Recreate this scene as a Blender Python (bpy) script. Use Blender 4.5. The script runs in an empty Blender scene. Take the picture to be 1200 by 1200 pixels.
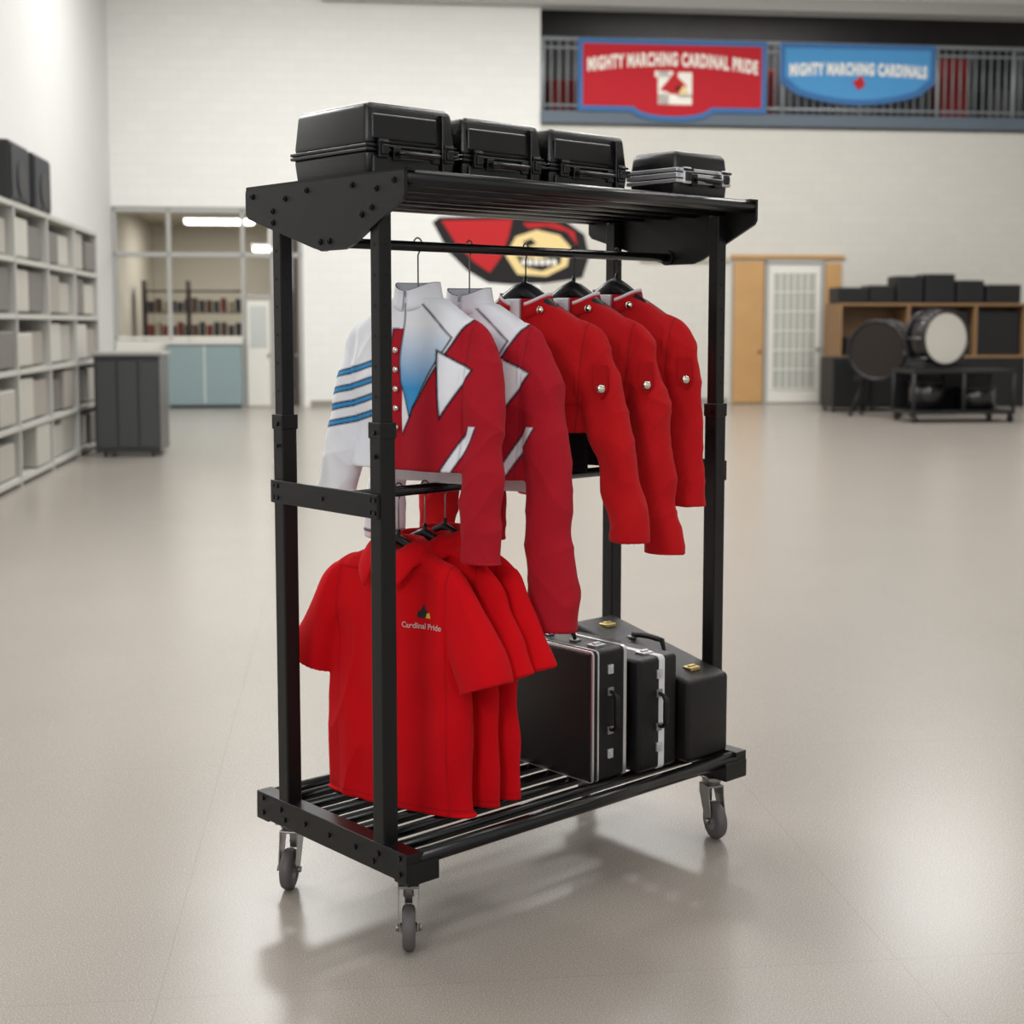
import bpy, bmesh, math, random
from mathutils import Vector, Matrix, noise, Euler
from mathutils.bvhtree import BVHTree
random.seed(4)
S=bpy.context.scene
COL=bpy.context.collection

# ------------------------------------------------------------------ helpers
def lin(c):
    return tuple(((x/255)/12.92 if x/255<=.04045 else ((x/255+.055)/1.055)**2.4) for x in c)
def mat(name,rgb,rough=.5,metal=0,bump=0,bscale=200,var=0,vscale=5,emit=0,spec=.5,coat=0,sheen=0,attr=False):
    m=bpy.data.materials.new(name); m.use_nodes=True
    nt=m.node_tree; b=nt.nodes['Principled BSDF']
    c=lin(rgb)+(1,)
    b.inputs['Base Color'].default_value=c
    b.inputs['Roughness'].default_value=rough; b.inputs['Metallic'].default_value=metal
    b.inputs['Specular IOR Level'].default_value=spec
    b.inputs['Coat Weight'].default_value=coat
    b.inputs['Sheen Weight'].default_value=sheen
    tc=nt.nodes.new('ShaderNodeTexCoord')
    src=None
    if attr:
        at=nt.nodes.new('ShaderNodeAttribute'); at.attribute_name='Col'; src=at.outputs['Color']
        nt.links.new(src,b.inputs['Base Color'])
    if var:
        n=nt.nodes.new('ShaderNodeTexNoise'); n.inputs['Scale'].default_value=vscale; n.inputs['Detail'].default_value=4
        nt.links.new(tc.outputs['Object'],n.inputs['Vector'])
        hs=nt.nodes.new('ShaderNodeHueSaturation'); mr=nt.nodes.new('ShaderNodeMapRange')
        mr.inputs['To Min'].default_value=1-var; mr.inputs['To Max'].default_value=1+var
        nt.links.new(n.outputs['Fac'],mr.inputs['Value']); nt.links.new(mr.outputs['Result'],hs.inputs['Value'])
        if src: nt.links.new(src,hs.inputs['Color'])
        else: hs.inputs['Color'].default_value=c
        nt.links.new(hs.outputs['Color'],b.inputs['Base Color'])
    if bump:
        n=nt.nodes.new('ShaderNodeTexNoise'); n.inputs['Scale'].default_value=bscale; n.inputs['Detail'].default_value=3
        nt.links.new(tc.outputs['Object'],n.inputs['Vector'])
        bp=nt.nodes.new('ShaderNodeBump'); bp.inputs['Strength'].default_value=bump; bp.inputs['Distance'].default_value=.002
        nt.links.new(n.outputs['Fac'],bp.inputs['Height']); nt.links.new(bp.outputs['Normal'],b.inputs['Normal'])
    if emit:
        b.inputs['Emission Color'].default_value=c; b.inputs['Emission Strength'].default_value=emit
    return m

class B:
    def __init__(s): s.bm=bmesh.new(); s.mats=[]
    def mi(s,m):
        if m not in s.mats: s.mats.append(m)
        return s.mats.index(m)
    def merge(s,t,m,M=None,smooth=False):
        i=s.mi(m)
        for f in t.faces:
            f.material_index=i
            if smooth is not None: f.smooth=smooth
        if M is not None: bmesh.ops.transform(t,matrix=M,verts=t.verts)
        me=bpy.data.meshes.new('tmp'); t.to_mesh(me); t.free(); s.bm.from_mesh(me); bpy.data.meshes.remove(me)
    def box(s,lo,hi,m,bev=0,seg=2,M=None,smooth=False,taper=None):
        t=bmesh.new(); bmesh.ops.create_cube(t,size=1)
        lo=Vector(lo);hi=Vector(hi)
        for v in t.verts:
            v.co=Vector([lo[k]+(v.co[k]+.5)*(hi[k]-lo[k]) for k in range(3)])
        if taper: taper(t)
        if bev: bmesh.ops.bevel(t,geom=t.edges[:],offset=bev,segments=seg,affect='EDGES',profile=.5)
        s.merge(t,m,M,smooth)
    def cyl(s,p,q,r,m,n=20,r2=None,caps=True,M=None):
        p=Vector(p);q=Vector(q);d=q-p
        t=bmesh.new(); bmesh.ops.create_cone(t,cap_ends=caps,segments=n,radius1=r,radius2=r if r2 is None else r2,depth=d.length)
        R=Vector((0,0,1)).rotation_difference(d.normalized()).to_matrix().to_4x4()
        for f in t.faces: f.smooth=len(f.verts)==4 and n>4
        MM=Matrix.Translation((p+q)/2)@R
        if M is not None: MM=M@MM
        s.merge(t,m,MM,None)
    def sph(s,c,r,m,sc=(1,1,1),M=None,n=12):
        t=bmesh.new(); bmesh.ops.create_uvsphere(t,u_segments=n*2,v_segments=n,radius=r)
        MM=Matrix.Translation(c)@Matrix.Diagonal((*sc,1))
        if M is not None: MM=M@MM
        s.merge(t,m,MM,True)
    def prism(s,pts,d,m,M=None,bev=0):
        t=bmesh.new(); vs=[t.verts.new(p) for p in pts]; f=t.faces.new(vs)
        r=bmesh.ops.extrude_face_region(t,geom=[f]); nv=[v for v in r['geom'] if isinstance(v,bmesh.types.BMVert)]
        bmesh.ops.translate(t,verts=nv,vec=d)
        bmesh.ops.recalc_face_normals(t,faces=t.faces)
        if bev: bmesh.ops.bevel(t,geom=t.edges[:],offset=bev,segments=2,affect='EDGES')
        s.merge(t,m,M,False)
    def tube(s,pts,r,m,n=10,M=None,flat=1):
        pts=[Vector(p) for p in pts]; t=bmesh.new(); rings=[]
        up=Vector((0,0,1)); prev=None
        for i,p in enumerate(pts):
            T=(pts[min(i+1,len(pts)-1)]-pts[max(i-1,0)]).normalized()
            if prev is None:
                A=T.cross(up) if abs(T.z)<.9 else T.cross(Vector((0,1,0)))
                A.normalize()
            else: A=(prev-T*prev.dot(T)).normalized()
            prev=A; C=T.cross(A)
            rr=r[i] if isinstance(r,(list,tuple)) else r
            rings.append([t.verts.new(p+A*math.cos(2*math.pi*k/n)*rr*flat+C*math.sin(2*math.pi*k/n)*rr) for k in range(n)])
        for a,b in zip(rings,rings[1:]):
            for k in range(n): t.faces.new((a[k],a[(k+1)%n],b[(k+1)%n],b[k]))
        t.faces.new(rings[0][::-1]); t.faces.new(rings[-1])
        bmesh.ops.recalc_face_normals(t,faces=t.faces)
        s.merge(t,m,M,True)
    def mesh(s,me,m,M=None,smooth=False):
        t=bmesh.new(); t.from_mesh(me); s.merge(t,m,M,smooth)
    def done(s,name,M=None,parent=None):
        me=bpy.data.meshes.new(name); s.bm.to_mesh(me); s.bm.free()
        for m in s.mats: me.materials.append(m)
        o=bpy.data.objects.new(name,me); COL.objects.link(o)
        if parent: o.parent=parent
        if M is not None: o.matrix_world=M
        return o

def textmesh(txt,size,extr=.001,bold=0.0,space=1.0):
    cu=bpy.data.curves.new('t','FONT'); cu.body=txt; cu.size=size; cu.extrude=extr; cu.offset=bold
    cu.align_x='CENTER'; cu.align_y='CENTER'; cu.space_character=space; cu.resolution_u=4
    o=bpy.data.objects.new('t',cu); COL.objects.link(o)
    bpy.context.view_layer.update()
    me=bpy.data.meshes.new_from_object(o.evaluated_get(bpy.context.evaluated_depsgraph_get()))
    bpy.data.objects.remove(o); bpy.data.curves.remove(cu)
    return me

def crom(keys,t):
    n=len(keys)-1; x=min(max(t,0),1)*n; i=min(int(x),n-1); f=x-i
    p0=keys[max(i-1,0)];p1=keys[i];p2=keys[i+1];p3=keys[min(i+2,n)]
    return [0.5*(2*b+(c-a)*f+(2*a-5*b+4*c-d)*f*f+(3*b-a-3*c+d)*f**3) for a,b,c,d in zip(p0,p1,p2,p3)]

# ------------------------------------------------------------------ frames
TH=.8342
RACK=Matrix.Translation((-.2606,3.479,0))@Matrix.Rotation(math.pi/2-TH,4,'Z')
ROOM=Matrix.Rotation(.118,4,'Z')
L=1.333; D=.692

# ------------------------------------------------------------------ camera
cd=bpy.data.cameras.new('camera'); cam=bpy.data.objects.new('camera',cd); COL.objects.link(cam)
cam.location=(0,0,1.6); cam.rotation_euler=(math.pi/2-.09375,0,0)
cd.lens=50.49; cd.sensor_width=36; cd.shift_y=-.0517; cd.clip_end=200
cd.dof.use_dof=True; cd.dof.focus_distance=3.95; cd.dof.aperture_fstop=3.1
S.camera=cam
S.view_settings.view_transform='Standard'; S.view_settings.look='None'

# ------------------------------------------------------------------ materials
BLK=mat('black_powder_coat',(12,11,11),.34,bump=.25,bscale=900,spec=.35)
TUB=mat('black_tube_paint',(11,10,10),.24,bump=.1,bscale=600,spec=.45)
BOLT=mat('black_bolt',(24,23,23),.3,.3)
HOLE=mat('dark_hole',(4,4,4),.8)
ZINC=mat('zinc_steel',(150,148,145),.3,.9)
WHEEL=mat('grey_rubber',(92,86,86),.55)
HUB=mat('grey_hub',(122,118,118),.45)
CASE=mat('black_case_plastic',(10,8,8),.2,bump=.35,bscale=500,spec=.5)
LEATH=mat('black_leatherette',(10,9,10),.33,bump=.6,bscale=700,spec=.35)
BRN=mat('brown_black_leatherette',(17,13,12),.36,bump=.6,bscale=700,spec=.35)
SILV=mat('aluminium_trim',(215,215,218),.28,.85)
WHT=mat('white_trim',(225,225,225),.5)
GOLD=mat('brass_latch',(224,200,136),.3,.9)
CHR=mat('silver_button',(225,220,205),.2,1)
HANG=mat('black_hanger_plastic',(10,10,12),.35)
WIRE=mat('steel_hook',(120,118,116),.3,1)
FAB=mat('uniform_fabric',(200,30,30),.8,bump=.6,bscale=420,attr=True,sheen=.05,spec=.15)
FABP=mat('polo_fabric',(200,30,30),.85,bump=.35,bscale=600,attr=True,sheen=.03,spec=.12)

# ------------------------------------------------------------------ rack
r=B()
panel=[(-.012,1.972),(.688,1.972),(.694,1.955),(.694,1.90),(.68,1.885),(.37,1.795),(.335,1.787),(.235,1.787),(.20,1.797),(-.004,1.897),(-.012,1.91)]
for a0,sg in ((-.006,1),(L+.006,-1)):
    r.prism([(a0,b,z) for b,z in panel],(sg*.010,0,0),BLK)
    r.box((min(a0,a0+sg*.035),-.012,1.966),(max(a0,a0+sg*.035),.69,1.972),BLK)
    for b,z in ((.03,1.945),(.10,1.93),(.12,1.885),(.20,1.945),(.16,1.87),(.30,1.81),(.34,1.81),(.40,1.945),(.50,1.93),(.56,1.90),(.56,1.87),(.66,1.945)):
        r.cyl((a0,b,z),(a0-sg*.005,b,z),.008,BOLT,12)
        r.cyl((a0-sg*.005,b,z),(a0-sg*.008,b,z),.004,BOLT,8)
r.cyl((0,.008,1.951),(L,.008,1.951),.020,TUB,24)
for b in (.115,.225,.338,.45,.56): r.cyl((0,b,1.944),(L,b,1.944),.016,TUB,20)
r.cyl((0,.672,1.951),(L,.672,1.951),.020,TUB,24)
for z,rr in ((1.81,.0135),(1.146,.0145)):
    r.cyl((0,.338,z),(L,.338,z),rr,TUB,20)
    for a in (.006,L-.006): r.cyl((a-.008,.338,z),(a+.008,.338,z),.024,BLK,20)
for a in (.022,L-.022):
    for b in (.119,.558):
        r.box((a-.019,b-.019,1.30),(a+.019,b+.019,1.93),BLK,.003)
        r.box((a-.0235,b-.0235,.24),(a+.0235,b+.0235,1.352),BLK,.004)
        r.box((a-.026,b-.026,1.315),(a+.026,b+.026,1.356),BLK,.003)
        for k in range(6):
            z=1.42+.075*k
            r.cyl((a-.0192,b,z),(a-.0197,b,z),.0045,HOLE,10); r.cyl((a,b-.0192,z),(a,b-.0197,z),.0045,HOLE,10)
        for z in (1.33,1.27):
            r.cyl((a-.026,b,z),(a-.031,b,z),.006,BOLT,10)
for a0,a1,s in ((-.012,-.002,-1),(L+.002,L+.012,1)):
    r.box((a0,.098,1.115),(a1,.582,1.177),BLK,.002)
    for b in (.11,.128,.338,.55,.567):
        for z in ((1.13,1.162) if b!=.338 else (1.146,)):
            x=a0 if s<0 else a1
            r.cyl((x,b,z),(x+s*.004,b,z),.006,BOLT,10)
for a0,a1,s in ((-.004,.046,-1),(L-.046,L+.004,1)):
    r.box((a0,-.002,.203),(a1,D,.278),BLK,.003)
    x=a0 if s<0 else a1
    for b,z in ((.03,.262),(.03,.22),(.119,.25),(.14,.225),(.22,.24),(.338,.24),(.45,.24),(.55,.225),(.57,.25),(.66,.262),(.66,.22)):
        r.cyl((x,b,z),(x+s*.005,b,z),.007,BOLT,12)
for a0,a1 in ((-.002,.098),(L-.098,L+.002)):
    for b0,b1 in ((-.006,.055),(D-.055,D+.004)):
        r.box((a0,b0,.196),(a1,b1,.252),BLK,.003)
r.cyl((.04,.018,.256),(L-.04,.018,.256),.021,TUB,24)
r.cyl((.04,D-.018,.256),(L-.04,D-.018,.256),.021,TUB,24)
for b in (.10,.185,.27,.355,.44,.525,.60): r.cyl((.02,b,.260),(L-.02,b,.260),.0155,TUB,20)
def caster(a,b,ang):
    M=Matrix.Translation((a,b,0))@Matrix.Rotation(ang,4,'Z')
    r.box((-.045,-.035,.19),(.045,.035,.197),ZINC,.002,M=M)
    r.cyl((0,0,.172),(0,0,.19),.03,ZINC,24,M=M)
    r.cyl((0,0,.165),(0,0,.173),.024,ZINC,24,M=M)
    for y in (-.024,.024):
        s=1 if y>0 else -1
        r.prism([(-.03,y,.166),(.03,y,.166),(.032,y,.14),(.045,y,.075),(.036,y,.050),(.014,y,.050),(-.012,y,.10),(-.03,y,.14)],(0,s*.003,0),ZINC,M=M)
        r.cyl((.026,y,.058),(.026,y+s*.010,.058),.009,ZINC,12,M=M)
    r.box((-.03,-.026,.160),(.03,.026,.167),ZINC,.002,M=M)
    prof=[(-.017,.030),(-.017,.046),(-.014,.054),(-.007,.058),(.007,.058),(.014,.054),(.017,.046),(.017,.030)]
    t=bmesh.new(); n=32; rings=[]
    for y,rad in prof: rings.append([t.verts.new((.026+rad*math.cos(2*math.pi*k/n),y,.058+rad*math.sin(2*math.pi*k/n))) for k in range(n)])
    for p,q in zip(rings,rings[1:]):
        for k in range(n): t.faces.new((p[k],p[(k+1)%n],q[(k+1)%n],q[k]))
    bmesh.ops.recalc_face_normals(t,faces=t.faces)
    r.merge(t,WHEEL,M,True)
    r.cyl((.026,-.015,.058),(.026,.015,.058),.034,HUB,24,M=M)
    r.cyl((.026,-.022,.058),(.026,.022,.058),.012,HUB,16,M=M)
    r.box((-.055,-.014,.120),(-.02,.014,.126),ZINC,.002,M=M)
    r.box((-.022,-.010,.105),(-.014,.010,.166),ZINC,.001,M=M)
caster(.066,.082,math.radians(-128)); caster(.066,D-.07,math.radians(-140)); caster(L-.066,.078,math.radians(-112)); caster(L-.066,D-.07,math.radians(-150))
r.done('garment_rack',RACK)

# ------------------------------------------------------------------ garments
def ridge(p):
    return max(0,1-abs(noise.noise(p))*2.6)**2
def fuse(name,parts,parent,m,colf,voxel,fold,seed,smooth=3):
    vs=[];fs=[]
    for rings in parts:
        o=len(vs);n=len(rings[0])
        for R_ in rings: vs+=R_
        for j in range(len(rings)-1):
            for k in range(n):
                k2=(k+1)%n; fs.append((o+j*n+k,o+j*n+k2,o+(j+1)*n+k2,o+(j+1)*n+k))
        fs.append(tuple(o+k for k in range(n))[::-1]); e=o+(len(rings)-1)*n; fs.append(tuple(e+k for k in range(n)))
    me=bpy.data.meshes.new('tmp'); me.from_pydata(vs,[],fs)
    bm=bmesh.new(); bm.from_mesh(me); bmesh.ops.recalc_face_normals(bm,faces=bm.faces); bm.to_mesh(me); bm.free()
    o=bpy.data.objects.new('tmp',me); COL.objects.link(o)
    rm=o.modifiers.new('r','REMESH'); rm.mode='VOXEL'; rm.voxel_size=voxel; rm.adaptivity=0
    sm=o.modifiers.new('s','SMOOTH'); sm.factor=.5; sm.iterations=smooth
    bpy.context.view_layer.update()
    dg=bpy.context.evaluated_depsgraph_get(); res=bpy.data.meshes.new_from_object(o.evaluated_get(dg))
    bpy.data.objects.remove(o); bpy.data.meshes.remove(me)
    nrm=[v.normal.copy() for v in res.vertices]
    cols=[]
    for v,nn in zip(res.vertices,nrm):
        c=colf(v.co.x,v.co.y,v.co.z); cols+=[*c,1]
        v.co+=nn*fold(v.co,seed)*(1-nn.z*nn.z)
    at=res.color_attributes.new('Col','FLOAT_COLOR','POINT'); at.data.foreach_set('color',cols)
    for p in res.polygons: p.use_smooth=True
    res.materials.clear(); res.materials.append(m); res.name=name
    ob=bpy.data.objects.new(name,res); COL.objects.link(ob); ob.parent=parent
    return ob

def torso(keys,nz,nt,e=.72):
    rings=[]
    for j in range(nz):
        z,W,Dp,yo=crom(keys,j/(nz-1)); R_=[]
        for k in range(nt):
            th=2*math.pi*k/nt; c,s_=math.cos(th),math.sin(th)
            R_.append(Vector((W*math.copysign(abs(c)**e,c),Dp*math.copysign(abs(s_)**e,s_)+yo,z)))
        rings.append(R_)
    return rings
def sleeve(pkeys,nz=60,nt=36,fy=.72,e=1.0,flatend=True):
    P=[crom(pkeys,j/(nz-1)) for j in range(nz)]; rings=[]
    for j,(x,y,z,rr) in enumerate(P):
        a=P[max(j-1,0)];b=P[min(j+1,nz-1)]
        T=Vector((b[0]-a[0],b[1]-a[1],b[2]-a[2])).normalized()
        if flatend:
            w=max(0,(j/(nz-1)-.80)/.2); T=(T*(1-w)+Vector((0,0,-1))*w).normalized()
        A=Vector((0,1,0)); C=T.cross(A).normalized(); A=C.cross(T).normalized()
        R_=[]
        for k in range(nt):
            c,s_=math.cos(2*math.pi*k/nt),math.sin(2*math.pi*k/nt)
            R_.append(Vector((x,y,z))+(C*math.copysign(abs(c)**e,c)+A*math.copysign(abs(s_)**e,s_)*fy)*rr)
        rings.append(R_)
    return rings
def jfold(p,s):
    x,y,z=p
    sg=1 if x>0 else -1
    f=noise.noise(Vector((x*10+s,y*7,z*2.2)))*.014
    f+=noise.noise(Vector((x*7-z*6*sg+s*2,y*6,z*4+x*5*sg)))*.012
    f+=.0045*ridge(Vector((x*6+z*4.5*sg+s,y*5,z*4.2)))
    if abs(x)>.18:
        f+=noise.noise(Vector((x*6+s,y*5+3,z*9+x*7*sg)))*.008
        f+=.004*ridge(Vector((x*5+s*3,y*5,z*8-x*9*sg)))
    return f*(.35 if z>1.62 else 1 if z<1.55 else 1-.65*(z-1.55)/.07)
def pfold(p,s):
    x,y,z=p; sg=1 if x>0 else -1
    f=noise.noise(Vector((x*11+s,y*5,z*1.7)))*.018
    f+=.006*ridge(Vector((x*8+z*2*sg+s,y*5,z*2.2)))
    f+=noise.noise(Vector((x*6-z*7*sg+s*2,y*6,z*3+x*5*sg)))*.009
    return f*(.5 if z>.93 else 1)

RED1=lin((176,24,40)); RED2=lin((190,18,24)); RED3=lin((204,8,20)); WH=lin((243,244,250)); BK=lin((14,14,20)); NV=lin((18,22,42))
LB2=lin((66,152,212))
def mix(a,b,t): t=min(max(t,0),1); return tuple(p+(q-p)*t for p,q in zip(a,b))
def over(base,c,sd,w=.0022): return mix(base,c,sd/(2*w)+.5)
def sdline(x,z,p,q):
    dx,dz=q[0]-p[0],q[1]-p[1]; l=math.hypot(dx,dz)
    return (dx*(z-p[1])-dz*(x-p[0]))/l
def poly_sd(x,z,pts):
    return min(sdline(x,z,pts[i],pts[(i+1)%len(pts)]) for i in range(len(pts)))

def hanger(name,M,ztop,drop,half,fat,barz,hookmat,yo=-.004):
    h=B(); pts=[];rad=[]
    for i in range(29):
        t=-1+2*i/28
        pts.append((half*t,yo*(1-t*t),ztop-drop*(abs(t)**1.15))); rad.append(fat*(.5+.5*math.cos(t*math.pi/2)**.8) if abs(t)<.999 else fat*.5)
    h.tube(pts,rad,HANG,12,flat=1.0)
    h.cyl((0,yo,ztop-.01),(0,0,ztop+fat+.012),.009,HANG,12,r2=.005)
    hp=[(0,0,ztop+fat),(0,0,ztop+fat+.015)]
    R_=.019
    hp.append((.0,0,barz-.028))
    for i in range(12):
        an=math.radians(-70+ i*21)
        hp.append((0,math.cos(an)*R_,barz+math.sin(an)*R_))
    h.tube(hp,.0022,hookmat,8)
    return h.done(name,M)

def gframe(a,twist):
    return RACK@Matrix.Translation((a,.338,0))@Matrix.Rotation(-math.pi/2+math.radians(twist),4,'Z')
def root(name,M):
    e=bpy.data.objects.new(name,None); COL.objects.link(e); e.matrix_world=M; e.empty_display_size=.1; return e
def sheet(name,parent,rings,colf,matl,thick=.003):
    n=len(rings[0])
    vsx=[v for R_ in rings for v in R_]; fsx=[]
    for j in range(len(rings)-1):
        for k in range(n-1): fsx.append((j*n+k,j*n+k+1,(j+1)*n+k+1,(j+1)*n+k))
    me=bpy.data.meshes.new(name); me.from_pydata(vsx,[],fsx)
    at=me.color_attributes.new('Col','FLOAT_COLOR','POINT'); at.data.foreach_set('color',[c for j in range(len(rings)) for _ in range(n) for c in (*colf(j),1)])
    for p in me.polygons:p.use_smooth=True
    me.materials.append(matl); co=bpy.data.objects.new(name,me); COL.objects.link(co); co.parent=parent
    sd=co.modifiers.new('t','SOLIDIFY'); sd.thickness=thick; sd.offset=0
    return co
def collar_shell(parent,prof,z0,open_,colf,matl,point=0,n=72):
    rings=[]
    for (W,Dd,dz_,droop,pw) in prof:
        R_=[]
        for k in range(n+1):
            th=-math.pi/2+open_+(2*math.pi-2*open_)*k/n
            c,s_=math.cos(th),math.sin(th); front=max(0,-s_)
            ed=min(k,n-k)/n
            pt=pw*max(0,1-ed/.11)
            R_.append(Vector((W*c*(1+.25*pt),Dd*s_-.008*pw*front,z0+dz_-droop*front**2.5-point*pt)))
        rings.append(R_)
    return sheet('collar',parent,rings,colf,matl)
def tail(parent,zt_,zb_,W,Dd,col,seed,a0=.12,a1=.88):
    rings=[]
    for j in range(16):
        z=zt_+(zb_-zt_)*j/15; R_=[]
        for k in range(61):
            th=math.pi*(a0+(a1-a0)*k/60)
            x=W*math.cos(th)*(1+.03*j/15); y=Dd*math.sin(th)**.7
            y+=noise.noise(Vector((x*14+seed,z*3,0)))*.014*(.4+j/15)
            R_.append(Vector((x,y,z)))
        rings.append(R_)
    return sheet('back_panel',parent,rings,lambda j:col,FAB)

def jacket_parts(o,zn,hem,cz,czL,cx,fx,bw=.20,D0=.072,czr=.056,rm=1.0):
    tk=[(hem,bw+.006,D0+.004,0),(hem+.10,bw-.004,D0,0),(1.38+o,bw+.008,D0+.006,0),(1.48+o,.213,D0+.006,0),(1.548+o,.218,D0-.004,0),(1.588+o,.208,.060,0),(1.617+o,.168,.054,0),(1.645+o,.124,.052,0),(1.667+o,.086,.050,0),(zn,.060,.048,-.003)]
    T=torso(tk,80,120)
    zm=(1.30+o+cz)/2
    R1=sleeve([(.10,0,1.604+o,.024),(.165,0,1.584+o,.036),(.204,-.002,1.545+o,.051),(.216,-.006,1.47+o,.060*rm),(.224+cx*.2,-.010,1.37+o,.060*rm),(.228+cx*.42,-.016,1.27+o,.059*rm),(.228+cx*.7,-.022,zm,.058*rm),(.226+cx*.95,-.026,cz+.03,czr),(.226+cx,-.026,cz,czr)])
    zl=(1.30+o+czL)/2
    L1=sleeve([(-.10,0,1.604+o,.024),(-.165,0,1.584+o,.036),(-.204,0,1.545+o,.050),(-.220,-.002,1.47+o,.056),(-.234,-.006,1.37+o,.057),(-.234-fx*.3,-.010,1.27+o,.055),(-.234-fx*.7,-.014,zl,.056),(-.234-fx,-.016,czL+.03,.057),(-.234-fx,-.016,czL,.057)])
    return [T,R1,L1]

def band_jacket(a,twist,zsh,zn,hem,cuffz,cuffzL,seed,cx,fx,voxel,czr=.056,rm=1.0):
    M=gframe(a,twist); e=root('marching_band_jacket',M); o=zsh-1.585
    tri=[(-.002,1.70),(-.002,1.44),(.030,1.355),(.150,1.565)]
    dia=[(.118,1.525),(.128,1.36),(.212,1.478)]
    def ct(x,y,z):
        z=z-o
        if z>1.672 and abs(x)<.054 and y>-.03: return NV
        if x<-.02 or (x<0 and y>.02):
            c=WH
            if y<.03:
                s=z-x*.22
                for zc in (1.515,1.470,1.425,1.380):
                    d=.010-abs(s-zc)
                    if d>-.004: c=over(c,NV,d); c=over(c,LB2,d-.005)
                if x>-.07: c=over(c,NV,min(x+.044,1.59-z)); c=over(c,RED1,min(x+.038,1.585-z))
            if x<-.2: c=over(c,NV,.004-abs(z+o-cuffzL-.022))
            return c
        if y>.03: return over(WH,RED1,min(x-.0,1.655-z))
        c=RED1
        if x>-.02:
            if x<.01 and z>1.59: c=WH
            d=sdline(x,z,(.030,1.355),(.195,1.62))
            if x>.0: c=over(c,NV,min(d+.006,.200-x)); c=over(c,WH,min(d,.195-x))
            if z>1.655: c=WH
            p=poly_sd(x,z,tri)
            if p>-.01 and z<1.655: c=over(c,NV,p+.004); c=over(c,mix(LB2,WH,(z-1.43)/.17),p-.001)
            q=poly_sd(x,z,dia)
            if q>-.01: c=over(c,NV,q+.006); c=over(c,WH,q)
            d2=abs(sdline(x,z,(.10,1.20),(.20,1.36))+.03)
            if z<1.33: c=over(c,NV,.016-d2); c=over(c,WH,.011-d2)
            if x>.15: c=over(c,mix(c,BK,.45),.0012-abs(sdline(x,z,(.188,1.42),(.203,1.60))))
        return c
    fuse('jacket_body',jacket_parts(o,zn-.012,hem,cuffz,cuffzL,cx,fx,czr=czr,rm=rm),e,FAB,ct,voxel,jfold,seed)
    collar_shell(e,[(.078,.062,-.028,.020,0),(.070,.060,-.010,.020,0),(.066,.058,.010,.020,0),(.063,.057,.026,.022,0),(.0625,.0565,.029,.022,0)],zn,.10,lambda j:NV if j==4 else WH,FAB)
    tail(e,hem+.05,hem-.045,.19,.068,WH,seed)
    bb=B()
    for z in (1.530,1.478,1.426,1.374,1.322): bb.sph((-.012,-.086,z+o),.0085,CHR,(1,.6,1),n=8)
    bb.done('buttons',None,e)
    hanger('clothes_hanger',M,zn-.02,.115,.19,.010,1.814,WIRE)
band_jacket(.313,13,1.585,1.684,1.205,.965,1.07,1.3,.012,.065,.0038)
band_jacket(.497,20,1.572,1.672,1.17,.758,.98,8.1,.048,.05,.0045,.066,1.08)

RM=mat('red_tab_fabric',(166,10,16),.8,bump=.4,bscale=420,spec=.15)
def red_jacket(a,twist,zsh,cuffz,seed,cx,hemz=1.29):
    M=gframe(a,twist); e=root('red_uniform_jacket',M); o=zsh-1.585; zn=1.678+o
    def ct(x,y,z):
        z=z-o
        if z>1.668 and abs(x)<.06 and y>-.035: return BK
        if y>.004 and .07<x<.212 and z>1.52: return BK
        if x<-.205 or y>.025: return RED2 if z<1.60 or abs(x)>.12 else BK
        c=RED2
        c=over(c,BK,.010-x)
        dd=sdline(x,z,(-.16,1.50),(-.015,1.68))
        c=over(c,WH,min(.062-abs(dd+.034),.006-x,z-1.44))
        if x>.15: c=over(c,mix(RED2,BK,.55),.0016-abs(sdline(x,z,(.188,1.42),(.203,1.60))))
        return c
    fuse('jacket_body',jacket_parts(o,zn,hemz,cuffz,cuffz,cx,.05,czr=.060,rm=1.04),e,FAB,ct,.0045,jfold,seed)
    collar_shell(e,[(.092,.066,-.030,.030,0),(.084,.064,-.012,.030,0),(.080,.062,.006,.032,0),(.079,.061,.014,.032,0),(.0785,.0605,.017,.032,0)],zn,.28,lambda j:WH if j>=3 else RED2,FAB)
    tail(e,hemz+.06,hemz-.12,.19,.066,BK,seed)
    bb=B(); vd=math.radians(51-twist)
    bb.sph((.072,-.058,1.645+o),.0115,CHR,(1,.6,1),n=8)
    F=Matrix.Translation((.222+cx*.08,-.008,1.43+o))@Matrix.Rotation(vd,4,'Z')
    w=.021
    bb.prism([(-w,-.055,.060),(w,-.055,.060),(w,-.065,-.01),(0,-.068,-.034),(-w,-.065,-.01)],(0,-.004,0),RM,F,.001)
    bb.sph((0,-.074,-.006),.013,CHR,(1,.6,1),F,n=8)
    bb.done('trim',None,e)
    hanger('clothes_hanger',M,zn+.026,.150,.19,.027,1.814,HANG,-.012)
red_jacket(.712,22,1.580,.985,21.5,.115)
red_jacket(.910,20,1.585,.93,33.3,.080)
red_jacket(1.095,16,1.597,1.055,47.9,.035)

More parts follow.
